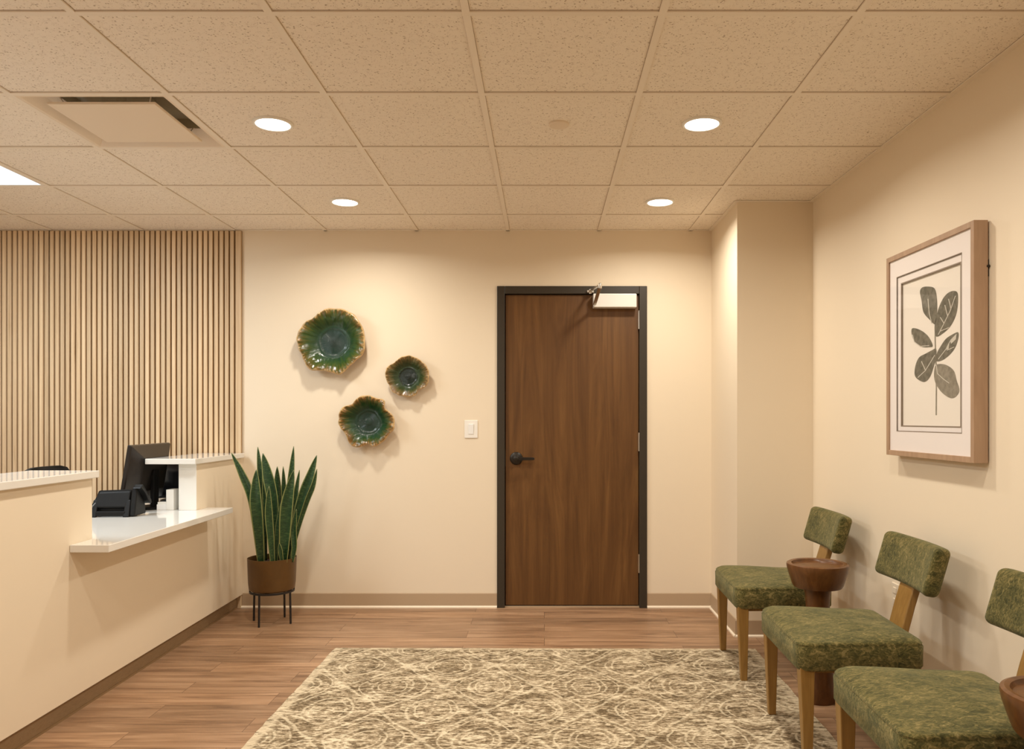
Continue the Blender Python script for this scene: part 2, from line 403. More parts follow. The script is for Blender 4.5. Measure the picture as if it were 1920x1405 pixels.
# ceiling: tiles, with openings for the vent and the light panels
VENT = (GX[5], GX[6], GY[10], GY[11])       # placeholder, set below
def gi(arr, v): return min(range(len(arr)), key=lambda i: abs(arr[i]-v))
vi, vj = gi(GX, -2.0713), gi(GY, 3.065)
pi_, pj = gi(GX, -3.2905), gi(GY, 3.065)
open_tiles = {(vi, vj), (pi_, pj), (pi_, pj+1)}
unseen_fill_panels = [(gi(GX, -3.9), gi(GY, .017)), ]  # unseen panel, added as extra fill light
for (i, j) in unseen_fill_panels: open_tiles |= {(i, j), (i, j+1)}
b = nb(); TZ = CEIL+.006
xs = [LX] + [g for g in GX if g > LX+.02] + [1.72]; ys = [RY] + [g for g in GY if g > RY+.02] + [WY]
for i in range(len(xs)-1):
    for j in range(len(ys)-1):
        if any(abs(xs[i]-GX[a]) < .01 and abs(ys[j]-GY[c]) < .01 for a, c in open_tiles): continue
        bx(b, xs[i]+.010, xs[i+1]-.010, ys[j]+.010, ys[j+1]-.010, TZ, TZ+.015, 0)
        # dark reveal strip all round each tile
for g in xs[1:-1]:
    bx(b, g-.012, g+.012, RY, WY, CEIL, CEIL+.005, 1); bx(b, g-.0135, g+.0135, RY, WY, CEIL+.005, CEIL+.02, 2)
for g in ys[1:-1]:
    bx(b, LX, 1.72, g-.012, g+.012, CEIL+.0003, CEIL+.0052, 1); bx(b, LX, 1.72, g-.0135, g+.0135, CEIL+.0051, CEIL+.0201, 2)
bx(b, LX-.1, 2.2, RY-.1, WY+.1, CEIL+.16, CEIL+.2, 2)
bx(b, LX, 1.72, WY-.014, WY, CEIL, CEIL+.005, 1)
struct(obj('ceiling', b, [M['tile'], M['tee'], M['tee_reveal']]), 'tan suspended tile ceiling with metal grid')
# wall angle along the right wall and round the boxed corner
b = nb()
prism(b, [(wall_x(RY)-.022, RY), (wall_x(RY), RY), (wall_x(FY), FY), (wall_x(FY)-.022, FY)], CEIL-.0006, CEIL+.004)
prism(b, [(BX-.018, FY-.018), (wall_x(FY), FY-.018), (wall_x(FY), FY), (BX, FY), (BX, WY), (BX-.018, WY)], CEIL-.0004, CEIL+.004)
struct(obj('trim_1', b, M['tee']))

# baseboards (cove base; a pale strip paints the light caught along its toe)
def base_run(name, a, c, nrm, label):
    """a, c floor points along the wall; nrm points into the room"""
    a = Vector((*a, 0)); c = Vector((*c, 0)); n = Vector((*nrm, 0)).normalized()
    prof = [(0, .0), (.012, .0), (.010, .006), (.006, .018), (.005, .094), (.002, .099), (0, .099)]
    b = nb(); rr = [[p + n*o + Vector((0, 0, z+.0)) for o, z in prof] for p in (a, c)]
    loft(b, rr); o = struct(obj(name, b, M['base']), label)
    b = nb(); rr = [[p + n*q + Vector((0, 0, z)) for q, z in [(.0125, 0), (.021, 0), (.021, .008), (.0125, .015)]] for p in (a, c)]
    loft(b, rr); obj('toe_highlight', b, M['toe_glint'], o)['kind'] = 'structure'
    return o
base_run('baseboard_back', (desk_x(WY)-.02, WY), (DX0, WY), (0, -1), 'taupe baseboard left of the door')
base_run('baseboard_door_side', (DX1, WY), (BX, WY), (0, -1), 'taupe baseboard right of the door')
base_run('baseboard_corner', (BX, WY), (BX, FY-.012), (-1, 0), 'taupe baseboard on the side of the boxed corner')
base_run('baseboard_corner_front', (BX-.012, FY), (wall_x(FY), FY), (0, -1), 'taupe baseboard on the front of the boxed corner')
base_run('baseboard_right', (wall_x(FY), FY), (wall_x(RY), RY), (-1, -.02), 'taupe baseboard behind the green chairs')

# ------------------------------------------------------------------ door
door = bpy.data.objects.new('door_1', None); COL.objects.link(door); door.location = ((DX0+DX1)/2, WY, 0)
struct(door, 'dark walnut stained door in a dark bronze metal frame')
ox = door.location.x
def D(x): return x-ox
fw = .052
b = nb(); zt = DTOP
for (x0, x1) in ((D(DX0), D(DX0)+fw), (D(DX1)-fw, D(DX1))):
    bx(b, x0, x1, -.012, .10, .0, zt)
bx(b, D(DX0)+fw, D(DX1)-fw, -.012, .10, zt-fw+.0, zt)
# rebate stop behind the leaf
bx(b, D(DX0)+fw, D(DX0)+fw+.012, .062, .10, 0, zt-fw); bx(b, D(DX1)-fw-.012, D(DX1)-fw, .062, .10, 0, zt-fw)
bx(b, D(DX0)+fw, D(DX1)-fw, .062, .10, zt-fw-.012, zt-fw)
obj('door_frame', b, M['bronze'], door, bevel=.003)
lx0, lx1, lz1 = D(DX0)+fw+.004, D(DX1)-fw-.003, zt-fw-.004
b = nb(); bx(b, lx0, lx1, .012, .056, .014, lz1)
leaf = obj('door_leaf', b, M['door'], door, bevel=.0015)
b = nb(); bx(b, D(DX0)+fw, D(DX1)-fw, .005, .10, 0, .008); obj('threshold', b, M['base'], door)
# backing so nothing shows through the gaps
b = nb(); bx(b, D(DX0)+.01, D(DX1)-.01, .101, .118, 0, zt-.01); obj('door_back_panel', b, M['dark'], door)
for zc in (P(0, 600, WY).z, P(0, 829, WY).z, P(0, 1057, WY).z):
    b = nb(); lathe(b, [(.0075, -.058), (.0075, .058)], 14, (lx1+.004, -.002, zc)); bx(b, lx1-.004, lx1+.012, .0, .013, zc-.055, zc+.055)
    lathe(b, [(.004, -.064), (.009, -.061), (.009, -.057)], 12, (lx1+.004, -.002, zc)); lathe(b, [(.009, .057), (.009, .061), (.004, .064)], 12, (lx1+.004, -.002, zc))
    obj('hinge', b, M['steel'], door, smooth=40)
# lever handle
hp = P(968, 860, WY); hx, hz = D(hp.x), hp.z
b = nb()
def lathe_y(b, prof, c, n=36):
    loft(b, [[(c[0]+r*math.cos(2*PI*i/n), c[1]+y, c[2]+r*math.sin(2*PI*i/n)) for i in range(n)] for r, y in prof])
lathe_y(b, [(.043, .0115), (.043, .006), (.040, .002), (.030, -.001), (.016, -.004), (.014, -.038), (.017, -.040), (.017, -.058), (.012, -.061)], (hx, 0, hz))
obj('door_handle_rose', b, M['black_handle'], door, smooth=40)
b = nb(); loft(b, [[(hx+t, -.050+.006*math.sin(t*20)+dy, hz+dz) for dy, dz in ((-.009, -hh), (.007, -hh), (.009, 0), (.007, hh), (-.009, hh))] for t, hh in ((-.012, .011), (.02, .0115), (.06, .010), (.10, .0095), (.116, .009), (.122, .006))])
obj('door_lever', b, M['black_handle'], door, smooth=50, bevel=.002)
b = nb(); bx(b, D(DX0)+fw-.001, D(DX0)+fw+.004, .0, .05, hz-.05, hz+.05); obj('strike_plate', b, M['dark'], door)
# closer
c0, c1 = P(1113, 549, 5.20), P(1195, 575, 5.20)
b = nb(); bx(b, D(c0.x), D(c1.x), -.062, .013, c1.z, c0.z); closer = obj('door_closer', b, M['alu'], door, bevel=.006, seg=3)
el = P(1125, 537, 5.02); el = Vector((D(el.x), 5.02-WY, el.z))
pin = Vector((D(P(1117, 0, 5.2).x)-.006, -.035, c1.z+.012))
b = nb(); lathe_y(b, [(.014, -.012), (.014, .012)], (pin.x+.004, pin.y, pin.z), 18)
def bar(b, a, c, wd, th):
    a = Vector(a); c = Vector(c); d = (c-a).normalized(); s = d.cross(Vector((0, 0, 1))).normalized(); t = s.cross(d)
    loft(b, [[p+s*x*wd/2+t*y*th/2 for x, y in ((-1, -1), (1, -1), (1, 1), (-1, 1))] for p in (a, c)])
bar(b, pin, el, .022, .010); obj('closer_main_arm', b, M['steel'], door, bevel=.002)
brk = Vector((D(P(1112, 0, WY).x)-.02, -.03, zt-.036))
b = nb(); bar(b, el+Vector((0, 0, .008)), brk, .018, .007); lathe(b, [(.012, -.014), (.013, 0), (.012, .016), (.006, .021)], 18, tuple(el)); obj('closer_forearm', b, M['steel'], door, bevel=.0015)
b = nb(); bx(b, brk.x-.022, brk.x+.022, -.040, -.010, brk.z-.012, brk.z+.004); lathe(b, [(.009, -.02), (.009, .012)], 16, tuple(brk)); obj('closer_bracket', b, M['steel'], door, bevel=.002)

# ------------------------------------------------------------------ switch, outlet
p0, p1 = P(871, 788, WY), P(896, 822, WY); cx, cz = (p0.x+p1.x)/2, (p0.z+p1.z)/2
sw = thing('light_switch', 'white rocker light switch on the back wall left of the door', 'light switch', (cx, WY, cz))
b = nb(); bx(b, -.044, .044, -.006, 0, -.060, .060); obj('switch_plate', b, M['white'], sw, bevel=.003)
b = nb(); hexa(b, [(-.017, -.006, -.034), (.017, -.006, -.034), (.017, -.006, .034), (-.017, -.006, .034)], [(-.016, -.009, -.033), (.016, -.009, -.033), (.016, -.013, .033), (-.016, -.013, .033)]); obj('rocker', b, M['paper'], sw, bevel=.001)
oy = 3.55
ot = thing('wall_outlet', 'cream outlet plate low on the right wall behind the middle chair', 'outlet', (wall_x(oy), oy, P(1674, 1118, oy).z), 0)
b = nb(); bx(b, -.006, 0, -.035, .035, -.057, .057); obj('outlet_plate', b, M['outlet'], ot, bevel=.003)
for dz in (-.025, .025):
    b = nb(); bx(b, -.009, -.004, -.016, .016, dz-.014, dz+.014); obj('socket', b, M['outlet'], ot, bevel=.003)

# ------------------------------------------------------------------ slat wall
sx1 = -2.0208; SP = .0353
sl = thing('slatted_cladding', 'pale oak vertical slat panel covering the wall behind the reception desk', 'wall panel', (sx1, WY-.001, 0))
W = sx1-LX-.002
b = nb(); bx(b, -W, 0, -.008, 0, .0, CEIL-.002); obj('backing_board', b, M['slat_back'], sl)
b = nb(); bx(b, -.036, 0, -.022, -.008, 0, CEIL-.003)
n = int((W-.05)/SP)
for k in range(n):
    xr = -.048-k*SP; wv = .0245+random.uniform(-.0008, .0008)
    bx(b, xr-wv, xr, -.022, -.008, 0, CEIL-.003)
obj('slats', b, M['slat'], sl, bevel=.0015, seg=1)

# ------------------------------------------------------------------ reception desk
LT = 1.036          # ledge top
WT = .736           # worktop top
HT = .032
def strip(b, y0, y1, o0, o1, z0, z1, mi=0):
    """box following the desk's slightly skewed front line; o = offset from the front face (+ into the room)"""
    prism(b, [(desk_x(y0)+o0, y0), (desk_x(y0)+o1, y0), (desk_x(y1)+o1, y1), (desk_x(y1)+o0, y1)], z0, z1, mi)
NE, FE = 3.48, 4.563    # end of the near tall section, start of the far tall section
YN = .9
desk = thing('reception_desk', 'cream painted reception desk with a lowered middle counter along the left side', 'reception desk', (0, 0, 0))
b = nb()
def face_wall(b, y0, y1, z0, z1, th=.10): strip(b, y0, y1, -th, 0, z0, z1)
face_wall(b, YN, NE, .09, LT-HT); obj('tall_panel', b, M['wall'], desk)
b = nb(); face_wall(b, NE, FE+.004, .09, WT-HT-.001); obj('low_panel', b, M['wall'], desk)
b = nb(); face_wall(b, FE+.004, WY-.028, .09, LT-HT); strip(b, WY-.0285, WY-.001, -.0029, .0, .09, LT-HT); obj('tall_panel', b, M['wall'], desk)
b = nb(); strip(b, FE, FE+.004, -.10, -.0005, WT+.0005, LT-HT); strip(b, FE+.004, WY-.030, -.104, -.10, WT+.0005, LT-HT); obj('end_panel', b, M['white_lam'], desk)
desk.children[-1]['label'] = 'white end panel of the far tall section'
b = nb(); strip(b, YN, WY-.028, -.08, -.030, .0, .09); obj('toe_kick', b, M['kick'], desk)
b = nb(); strip(b, YN, WY-.03, -.0305, -.027, .0, .010); obj('toe_gap_strip', b, M['slat_back'], desk)
b = nb(); prism(b, [(desk_x(YN)-.10, YN), (desk_x(YN), YN), (desk_x(YN), YN-.02), (-3.0, YN-.02), (-3.0, YN)], 0, LT-HT); obj('return_panel', b, M['wall'], desk)
b = nb(); prism(b, [(-2.70, 3.0), (-2.2, 3.0), (-2.2, 3.04), (-2.70, 3.04)], .0, WT-HT-.001); obj('rear_support_panel', b, M['white_lam'], desk)
# stone tops
wt = nb()
pts = [(desk_x(3.31)+.165, 3.31), (desk_x(4.71)+.155, 4.71), (desk_x(4.71)+.0, 4.71), (desk_x(4.71), FE), (desk_x(FE)-.106, FE-.001), (desk_x(WY)-.106, WY-.03), (-2.74, WY-.03), (-2.74, 1.2), (desk_x(1.2)-.102, 1.2), (desk_x(NE)-.102, NE+.001), (desk_x(NE)+.001, NE+.001), (desk_x(3.31)+.001, 3.31)]
pts[3] = (desk_x(FE)+.001, FE-.001); pts[2] = (desk_x(4.71)+.001, 4.71)
prism(wt, pts, WT-HT, WT)
o = obj('worktop', wt, M['quartz'], bevel=.0025); tag(o, 'white polished stone worktop of the lowered middle counter', 'countertop')
b = nb(); strip(b, YN-.05, 3.50, -.285, .022, LT-HT+.0005, LT); o = obj('counter_ledge', b, M['quartz'], bevel=.003); tag(o, 'white stone ledge on the near tall section at the left edge', 'countertop', 'stone ledges of the reception desk')
b = nb(); strip(b, 4.50, WY-.028, -.266, .022, LT-HT+.0005, LT); o = obj('counter_ledge', b, M['quartz'], bevel=.003); tag(o, 'white stone ledge on the far tall section beside the slat wall', 'countertop', 'stone ledges of the reception desk')

# ------------------------------------------------------------------ things on the desk
def monitor(name, label, w, h, loc, rz, tilt, zoff, backm):
    """screen faces local +y, back faces local -y; base at local origin"""
    t = thing(name, label, 'monitor', loc, rz, 'computer monitors on the desk')
    ct, st = math.cos(tilt), math.sin(tilt)
    def T(x, y, z):  # tilt the head about its centre
        return (x, y*ct-z*st, zoff+h/2+z*ct+y*st)
    b = nb()
    def ring(iw, ih, y): return [T(x, y, z) for x, z in ((-iw/2, -ih/2), (iw/2, -ih/2), (iw/2, ih/2), (-iw/2, ih/2))]
    loft(b, [ring(w, h, .018), ring(w, h, 0), ring(w*.985, h*.97, -.006), ring(w*.66, h*.62, -.042), ring(w*.62, h*.58, -.045)])
    obj('back_shell', b, backm, t, bevel=.003)
    b = nb(); loft(b, [ring(w-.03, h-.035, .0185), ring(w-.03, h-.035, .0195)]); obj('screen', b, M['black_gloss'], t)
    b = nb(); loft(b, [[(x, -.045+y, z) for x, y in ((-.032, -.012), (.032, -.012), (.032, .012), (-.032, .012))] for z in (.012, zoff+h*.55)])
    obj('stand_neck', b, M['black'], t, bevel=.004)
    b = nb(); loft(b, [[(.115*math.cos(a)*s, -.03+.085*math.sin(a)*s, z) for a in [2*PI*k/28 for k in range(28)]] for z, s in ((0, 1), (.008, 1), (.014, .93))])
    obj('stand_base', b, M['black'], t, smooth=30)
    return t
# screen towards -X: local +y -> -X  => rz = +90deg
monitor('computer_monitor', 'large black monitor seen from behind, tallest thing on the reception worktop', .50, .335, (-2.346, 4.672, WT), math.radians(92), math.radians(9), .045, M['brown_black'])
monitor('computer_monitor', 'smaller black monitor tucked under the far stone ledge', .36, .235, (-2.335, 5.075, WT), math.radians(205), -math.radians(3), .025, M['black'])

ph = thing('desk_phone', 'black desk phone seen from behind beside the near tall section', 'telephone', (-2.322, 4.295, WT), math.radians(4)); ph.scale = (1.0, .92, 1.06)
# body: slanted slab, keypad side away from us, propped on feet
b = nb()
hexa(b, [(-.125, -.025, .020), (.085, -.025, .020), (.085, .085, .004), (-.125, .085, .004)], [(-.09, -.005, .135), (.085, -.005, .140), (.085, .100, .030), (-.125, .100, .030)])
obj('phone_body', b, M['black'], ph, bevel=.008, seg=3)
b = nb(); hexa(b, [(-.12, -.045, .048), (.080, -.045, .048), (.080, -.014, .126), (-.085, -.014, .122)], [(-.12, -.02, .040), (.080, -.02, .040), (.080, .0, .132), (-.085, .0, .127)]); obj('rear_cover', b, M['black'], ph, bevel=.006)
b = nb()
for sx in (-.095, .075):
    hexa(b, [(sx-.016, -.070, 0), (sx+.016, -.070, 0), (sx+.016, -.050, 0), (sx-.016, -.050, 0)], [(sx-.012, -.030, .085), (sx+.012, -.030, .085), (sx+.012, -.012, .085), (sx-.012, -.012, .085)])
bx(b, -.085, .070, -.062, -.052, .004, .030)
obj('phone_stand', b, M['black'], ph, bevel=.004)
b = nb(); hexa(b, [(.088, -.055, .004), (.118, -.055, .004), (.118, .10, .004), (.088, .10, .004)], [(.090, -.020, .148), (.118, -.020, .148), (.118, .085, .060), (.090, .085, .060)]); obj('handset_cradle', b, M['black'], ph, bevel=.006)
b = nb(); loft(b, [[(.122+dx, yy+dy*.8, zz+dy*.35) for dx, dy in ((-.020, -r), (.020, -r), (.022, 0), (.018, r), (-.018, r), (-.022, 0))] for yy, zz, r in ((-.035, .145, .008), (-.02, .156, .018), (.01, .142, .018), (.035, .122, .012), (.06, .10, .012), (.08, .085, .018), (.10, .068, .018), (.11, .058, .008))])
obj('handset', b, M['black'], ph, bevel=.004, smooth=50)
b = nb(); tube(b, [(-.115, -.055, .03), (-.105, -.045, .055), (-.09, -.03, .075)], .0035, 8); obj('stand_wire', b, M['grey'], ph, smooth=True)

b = nb(); tube(b, [(-2.13, 4.93, WT+.004), (-2.17, 4.86, WT+.035), (-2.19, 4.76, WT+.025), (-2.20, 4.70, WT+.008), (-2.205, 4.66, WT+.004)], .0035, 8)
tag(obj('power_cable', b, M['grey'], smooth=True), 'grey cable curving across the worktop below the monitors', 'cable')
def card_box(px, py, Y, w, d, h, rz, nm, label, group=None, cat='box', z=WT):
    p = P(px, py, Y); t = thing(nm, label, cat, (p.x, Y, z), rz, group)
    b = nb(); bx(b, -w/2, w/2, -d/2, d/2, 0, h*.72); obj('tray', b, M['paper'], t, bevel=.0015)
    b = nb(); bx(b, -w/2+.004, w/2-.004, -d/2+.004, d/2-.004, h*.72, h); obj('card_stack', b, M['white'], t, bevel=.001)
    return t
card_box(307, 955, 4.60, .062, .05, .046, .15, 'card_holder', 'small white card holder filled with cards on the reception worktop')
b = nb(); bx(b, -.05, .05, -.035, .035, 0, .004); bx(b, -.044, .052, -.03, .036, .004, .007)
o = obj('paper_pile', b, M['paper'], loc=(P(322, 950, 4.70).x, 4.70, WT)); o.rotation_euler = (0, 0, .3); tag(o, 'thin pile of white papers behind the card holder', 'papers')
b = nb(); bx(b, -.022, .022, -.04, .04, 0, .118)
o = obj('document_box', b, M['white'], loc=(P(330, 955, 4.66).x+.004, 4.615, WT), bevel=.002); tag(o, 'narrow white upright box leaning against the white end panel', 'box')

# office chair behind the desk
oc = thing('office_chair', 'black mesh office chair behind the near tall section of the desk', 'chair', (-2.775, 4.765, 0), math.radians(90))
b = nb()
rings = []
for k, (z, hw) in enumerate([(.56, .16), (.62, .205), (.75, .225), (.86, .225), (.93, .215), (.962, .19), (.975, .13)]):
    bow = .035*math.sin((z-.56)/.415*PI)
    rings.append([(x, .21+.03*math.cos(x/hw*1.4)-bow+t, z) for t, s in ((0, 1), (.022, -1)) for x in [hw*s*q/4 for q in range(-4, 5)]])
loft(b, rings); obj('backrest', b, M['mesh_black'], oc, smooth=50)
b = nb(); loft(b, [[(.25*s*math.copysign(abs(math.cos(a))**.6, math.cos(a)), .235*s*math.copysign(abs(math.sin(a))**.6, math.sin(a)), z) for a in [2*PI*k/32 for k in range(32)]] for z, s in ((.43, .9), (.445, 1), (.48, 1.), (.50, .93), (.505, .7))]); obj('seat', b, M['mesh_black'], oc, smooth=40)
b = nb(); bx(b, -.03, .03, .19, .215, .44, .80); bx(b, -.03, .03, .0, .215, .415, .44); obj('back_support', b, M['black'], oc, bevel=.005)
b = nb(); lathe(b, [(.028, .10), (.028, .28), (.018, .28), (.018, .43)], 20); obj('gas_column', b, M['black'], oc, smooth=40)
for k in range(5):
    a = 2*PI*k/5+.3; b = nb(); bar(b, (0, 0, .11), (.30*math.cos(a), .30*math.sin(a), .075), .04, .025); obj('base_arm', b, M['black'], oc, bevel=.004)
    b = nb(); c = Vector((.30*math.cos(a), .30*math.sin(a), .03)); s = Vector((-math.sin(a), math.cos(a), 0))
    loft(b, [[c+s*q+Vector((math.cos(a)*.03*math.cos(u), math.sin(a)*.03*math.cos(u), .03*math.sin(u))) for u in [2*PI*m/18 for m in range(18)]] for q in (-.02, .02)]); bx(b, c.x-.006, c.x+.006, c.y-.006, c.y+.006, .03, .072)
    obj('caster', b, M['black'], oc, smooth=40)
for s in (-1, 1):
    b = nb(); tube(b, [(s*.22, 0, .43), (s*.29, .0, .46), (s*.29, .02, .64)], .013, 10); bx(b, s*.29-.03, s*.29+.03, -.12, .12, .64, .665); obj('armrest', b, M['black'], oc, bevel=.004)

# ------------------------------------------------------------------ wall plates
def interp(tab, a):
    tab = sorted(tab); n = len(tab); a %= 360
    for i in range(n):
        a0, r0 = tab[i]; a1, r1 = tab[(i+1) % n]
        if i == n-1: a1 += 360
        aa = a if a >= tab[0][0] else a+360
        if a0 <= aa <= a1:
            rm = tab[i-1][1]; rp = tab[(i+2) % n][1]; t = (aa-a0)/(a1-a0)
            return .5*((2*r0)+(-rm+r1)*t+(2*rm-5*r0+4*r1-rp)*t*t+(-rm+3*r0-3*r1+rp)*t**3)
    return tab[0][1]
def plate(name, label, px, py, tab, sc, depth, gm, ruff, seed):
    rnd = random.Random(seed)
    t = thing(name, label, 'wall plate', (P(px, py, WY-depth).x, WY, P(px, py, WY-depth).z), 0, 'green ceramic flower plates on the back wall')
    b = nb(); uvl = b.loops.layers.uv.new('UVMap'); NA, NR = 144, 34
    R = [interp(tab, 360*i/NA)*sc for i in range(NA)]; Rm = sum(R)/NA
    ph1, ph2 = rnd.uniform(0, 6), rnd.uniform(0, 6)
    grid = []
    for j in range(NR+1):
        f = j/NR; row = []
        for i in range(NA):
            a = 2*PI*i/NA
            lob = (R[i]/Rm-1)
            r = f*Rm*(1+lob*f**1.6)
            r *= 1+.030*f**5*mnoise.noise(Vector((math.cos(a)*5, math.sin(a)*5, seed*3.1)))
            if f < .40: h = .012+.004*(1-f/.40)*(1 if f < .12 else .3)
            else:
                q = (f-.40)/.60; h = .012+(depth-.012)*(q*q*(3-2*q))**.85
            h += .006*math.exp(-((f-.43)/.03)**2)
            wv = max(0, f-.45)/.55
            h += depth*ruff*wv**1.5*(math.cos(5.5*a+ph1+lob*9)*.5+lob*5.)
            nz = mnoise.fractal(Vector((r*math.cos(a)*26+seed, r*math.sin(a)*26, seed*1.7)), 1., 2., 3)
            nz2 = mnoise.noise(Vector((math.cos(a)*7.5, math.sin(a)*7.5, seed+f*.8)))
            h += (.011*nz + .012*nz2)*wv*(depth/.08)
            if f > .95: h -= depth*.10*((f-.95)/.05)**2
            row.append((b.verts.new((r*math.cos(a), -h, r*math.sin(a))), f, i/NA))
        grid.append(row)
    c = b.verts.new((0, -.016, 0)); ups = {}
    def face(vs):
        f = b.faces.new([v[0] for v in vs])
        for l, v in zip(f.loops, vs): l[uvl].uv = (v[1], v[2])
    for j in range(1, NR+1):
        for i in range(NA):
            k = (i+1) % NA; g = grid
            e = (g[j-1][k][0], g[j-1][k][1], (i+1)/NA); e2 = (g[j][k][0], g[j][k][1], (i+1)/NA)
            if j == 1: face([(c, 0, (i+.5)/NA), g[1][i], e2])
            else: face([g[j-1][i], g[j][i], e2, e])
    for v in grid[0]: b.verts.remove(v[0])
    bmesh.ops.recalc_face_normals(b, faces=b.faces)
    o = obj('dish', b, [gm, M['plate_back']], t, smooth=True, recalc=False)
    o.data.update()
    # normals should face the room (-y)
    if o.data.polygons[0].normal.y > 0: o.data.flip_normals()
    s = o.modifiers.new('thickness', 'SOLIDIFY'); s.thickness = .006; s.offset = -1; s.material_offset = 1; s.material_offset_rim = 0
    b = nb(); lathe_y(b, [(Rm*.34, 0), (Rm*.34, -.008), (Rm*.30, -.0075)], (0, 0, 0), 32); obj('foot_ring', b, M['plate_back'], t, smooth=40)
    return t
sA = 5.21/F/4.39
plate('hanging_plate', 'largest green and gold ruffled ceramic plate, at upper left of the trio', 620, 640, [(0,280),(25,285),(45,292),(70,280),(90,272),(110,265),(128,243),(150,275),(180,280),(200,270),(215,280),(235,287),(255,252),(270,258),(285,284),(302,258),(320,258),(340,284)], sA, .085, M['glaze_a'], .16, 3)
plate('hanging_plate', 'smallest dark green ruffled ceramic plate, at right of the trio', 763, 706, [(0,185),(30,184),(50,175),(80,176),(100,170),(130,160),(155,180),(180,180),(205,168),(225,175),(240,172),(270,168),(290,174),(310,149),(330,173),(350,184)], sA, .060, M['glaze_b'], .18, 11)
plate('hanging_plate', 'middle sized emerald ruffled ceramic plate, lowest of the trio', 687, 791, [(0,233),(15,222),(35,187),(50,228),(65,213),(90,220),(110,213),(130,195),(150,231),(180,238),(200,215),(220,211),(240,240),(255,221),(270,188),(290,218),(310,213),(330,213),(345,236)], sA, .075, M['glaze_c'], .17, 19)

# ------------------------------------------------------------------ plant, pot, stand
PX, PY = -1.690, 4.915
st = thing('plant_stand', 'black iron four legged plant stand on the floor by the desk end', 'plant stand', (PX, PY, 0))
b = nb(); lathe(b, [(.128, .192), (.135, .192), (.135, .204), (.128, .204), (.128, .192)], 48, cap0=False, cap1=False); obj('top_ring', b, M['iron'], st, smooth=40)
b = nb(); bx(b, -.13, .13, -.006, .006, .192, .200); bx(b, -.006, .006, -.13, .13, .192, .1995); obj('cross_bar', b, M['iron'], st)
for k in range(4):
    a = math.radians(-106+90*k); x, y = .128*math.cos(a), .128*math.sin(a)
    b = nb(); tube(b, [(x*1.0, y*1.0, .198), (x*1.03, y*1.03, 0)], .0065, 10); obj('leg', b, M['iron'], st, smooth=40)
pp = thing('potted_snake_plant', 'tall snake plant with upright dark leaves in an aged brass brown pot', 'plant', (PX, PY, .204))
b = nb(); lathe(b, [(.0, 0), (.125, 0), (.136, .008), (.141, .05), (.146, .195), (.1465, .200), (.143, .200), (.138, .06), (.13, .02), (0, .018)], 64, cap0=False, cap1=False); obj('pot', b, M['pot'], pp, smooth=40)
b = nb(); lathe(b, [(.1385, .14), (.139, .165), (.10, .172), (.04, .176), (.001, .177)], 40); obj('soil', b, M['soil'], pp, smooth=True)
b = nb(); uvl = b.loops.layers.uv.new('UVMap')
def sleaf(pts, Y0, Y1, wpx, twist, wtip=.62, cup=.25):
    """pts: (x,y) in the zoomed crop, base to tip; wpx: widest width in crop pixels"""
    path = []
    for k, (x, y) in enumerate(pts):
        f = k/(len(pts)-1); path.append(P(400+x*.2706, 820+y*.2706, Y0+(Y1-Y0)*f)-Vector((PX, PY, .204)))
    S = 22; rows = []
    w = wpx*.2706*4.9/F
    for s in range(S+1):
        f = s/S*(len(path)-1); i = min(int(f), len(path)-2); t = f-i
        p0_, p1_, p2_, p3_ = path[max(i-1, 0)], path[i], path[i+1], path[min(i+2, len(path)-1)]
        c = .5*((2*p1_)+(p2_-p0_)*t+(2*p0_-5*p1_+4*p2_-p3_)*t*t+(-p0_+3*p1_-3*p2_+p3_)*t**3)
        d = (p2_-p1_).normalized(); q = s/S
        ang = twist*(1-.4*q); side = Vector((math.cos(ang), math.sin(ang), 0)); side = (side-d*side.dot(d)).normalized(); nrm = side.cross(d)
        if q < .62: ww = w*(.50+.50*math.sin(q/.62*PI/2))
        else: ww = w*max(.0, (1-((q-.62)/.38)**1.7))
        ww = max(ww, .002)
        row = []
        for m in range(7):
            e = m/6*2-1
            row.append((c+side*e*ww/2+nrm*(cup*ww*(e*e)-.0), m/6, q*2))
        rows.append(row)
    V = [[b.verts.new(v[0]) for v in r] for r in rows]
    for s in range(S):
        for m in range(6):
            f = b.faces.new((V[s][m], V[s][m+1], V[s+1][m+1], V[s+1][m]))
            for l, (ss, mm) in zip(f.loops, ((s, m), (s, m+1), (s+1, m+1), (s+1, m))): l[uvl].uv = (rows[ss][mm][1], rows[ss][mm][2])
sleaf([(330, 870), (300, 620), (258, 400), (195, 245), (125, 108)], 4.87, 4.80, 52, .3)
sleaf([(355, 870), (345, 600), (335, 400), (318, 200), (308, 68)], 4.99, 5.03, 42, .9)
sleaf([(335, 880), (318, 640), (300, 430), (298, 225)], 4.83, 4.80, 84, -.05)
sleaf([(420, 870), (425, 640), (412, 420), (375, 240), (343, 112)], 4.92, 4.93, 78, .1)
sleaf([(365, 860), (355, 560), (352, 360), (345, 170)], 4.96, 5.0, 30, .8)
sleaf([(412, 890), (398, 700), (385, 520), (386, 340)], 4.80, 4.78, 50, .35)
sleaf([(445, 860), (458, 600), (452, 380), (443, 203)], 4.96, 4.98, 62, -.2)
sleaf([(470, 850), (480, 600), (488, 380), (484, 203)], 5.0, 5.02, 36, .5)
sleaf([(495, 860), (515, 560), (535, 320), (557, 63)], 4.98, 5.02, 48, .4)
sleaf([(488, 880), (498, 680), (515, 460), (558, 228)], 4.84, 4.82, 84, .12)
sleaf([(520, 860), (552, 620), (570, 400), (597, 228)], 4.97, 5.0, 34, .6)
sleaf([(512, 860), (560, 640), (615, 430), (672, 270), (717, 125)], 4.93, 4.95, 66, .1)
sleaf([(530, 860), (590, 620), (648, 440), (692, 330), (718, 220)], 4.90, 4.92, 36, .7)
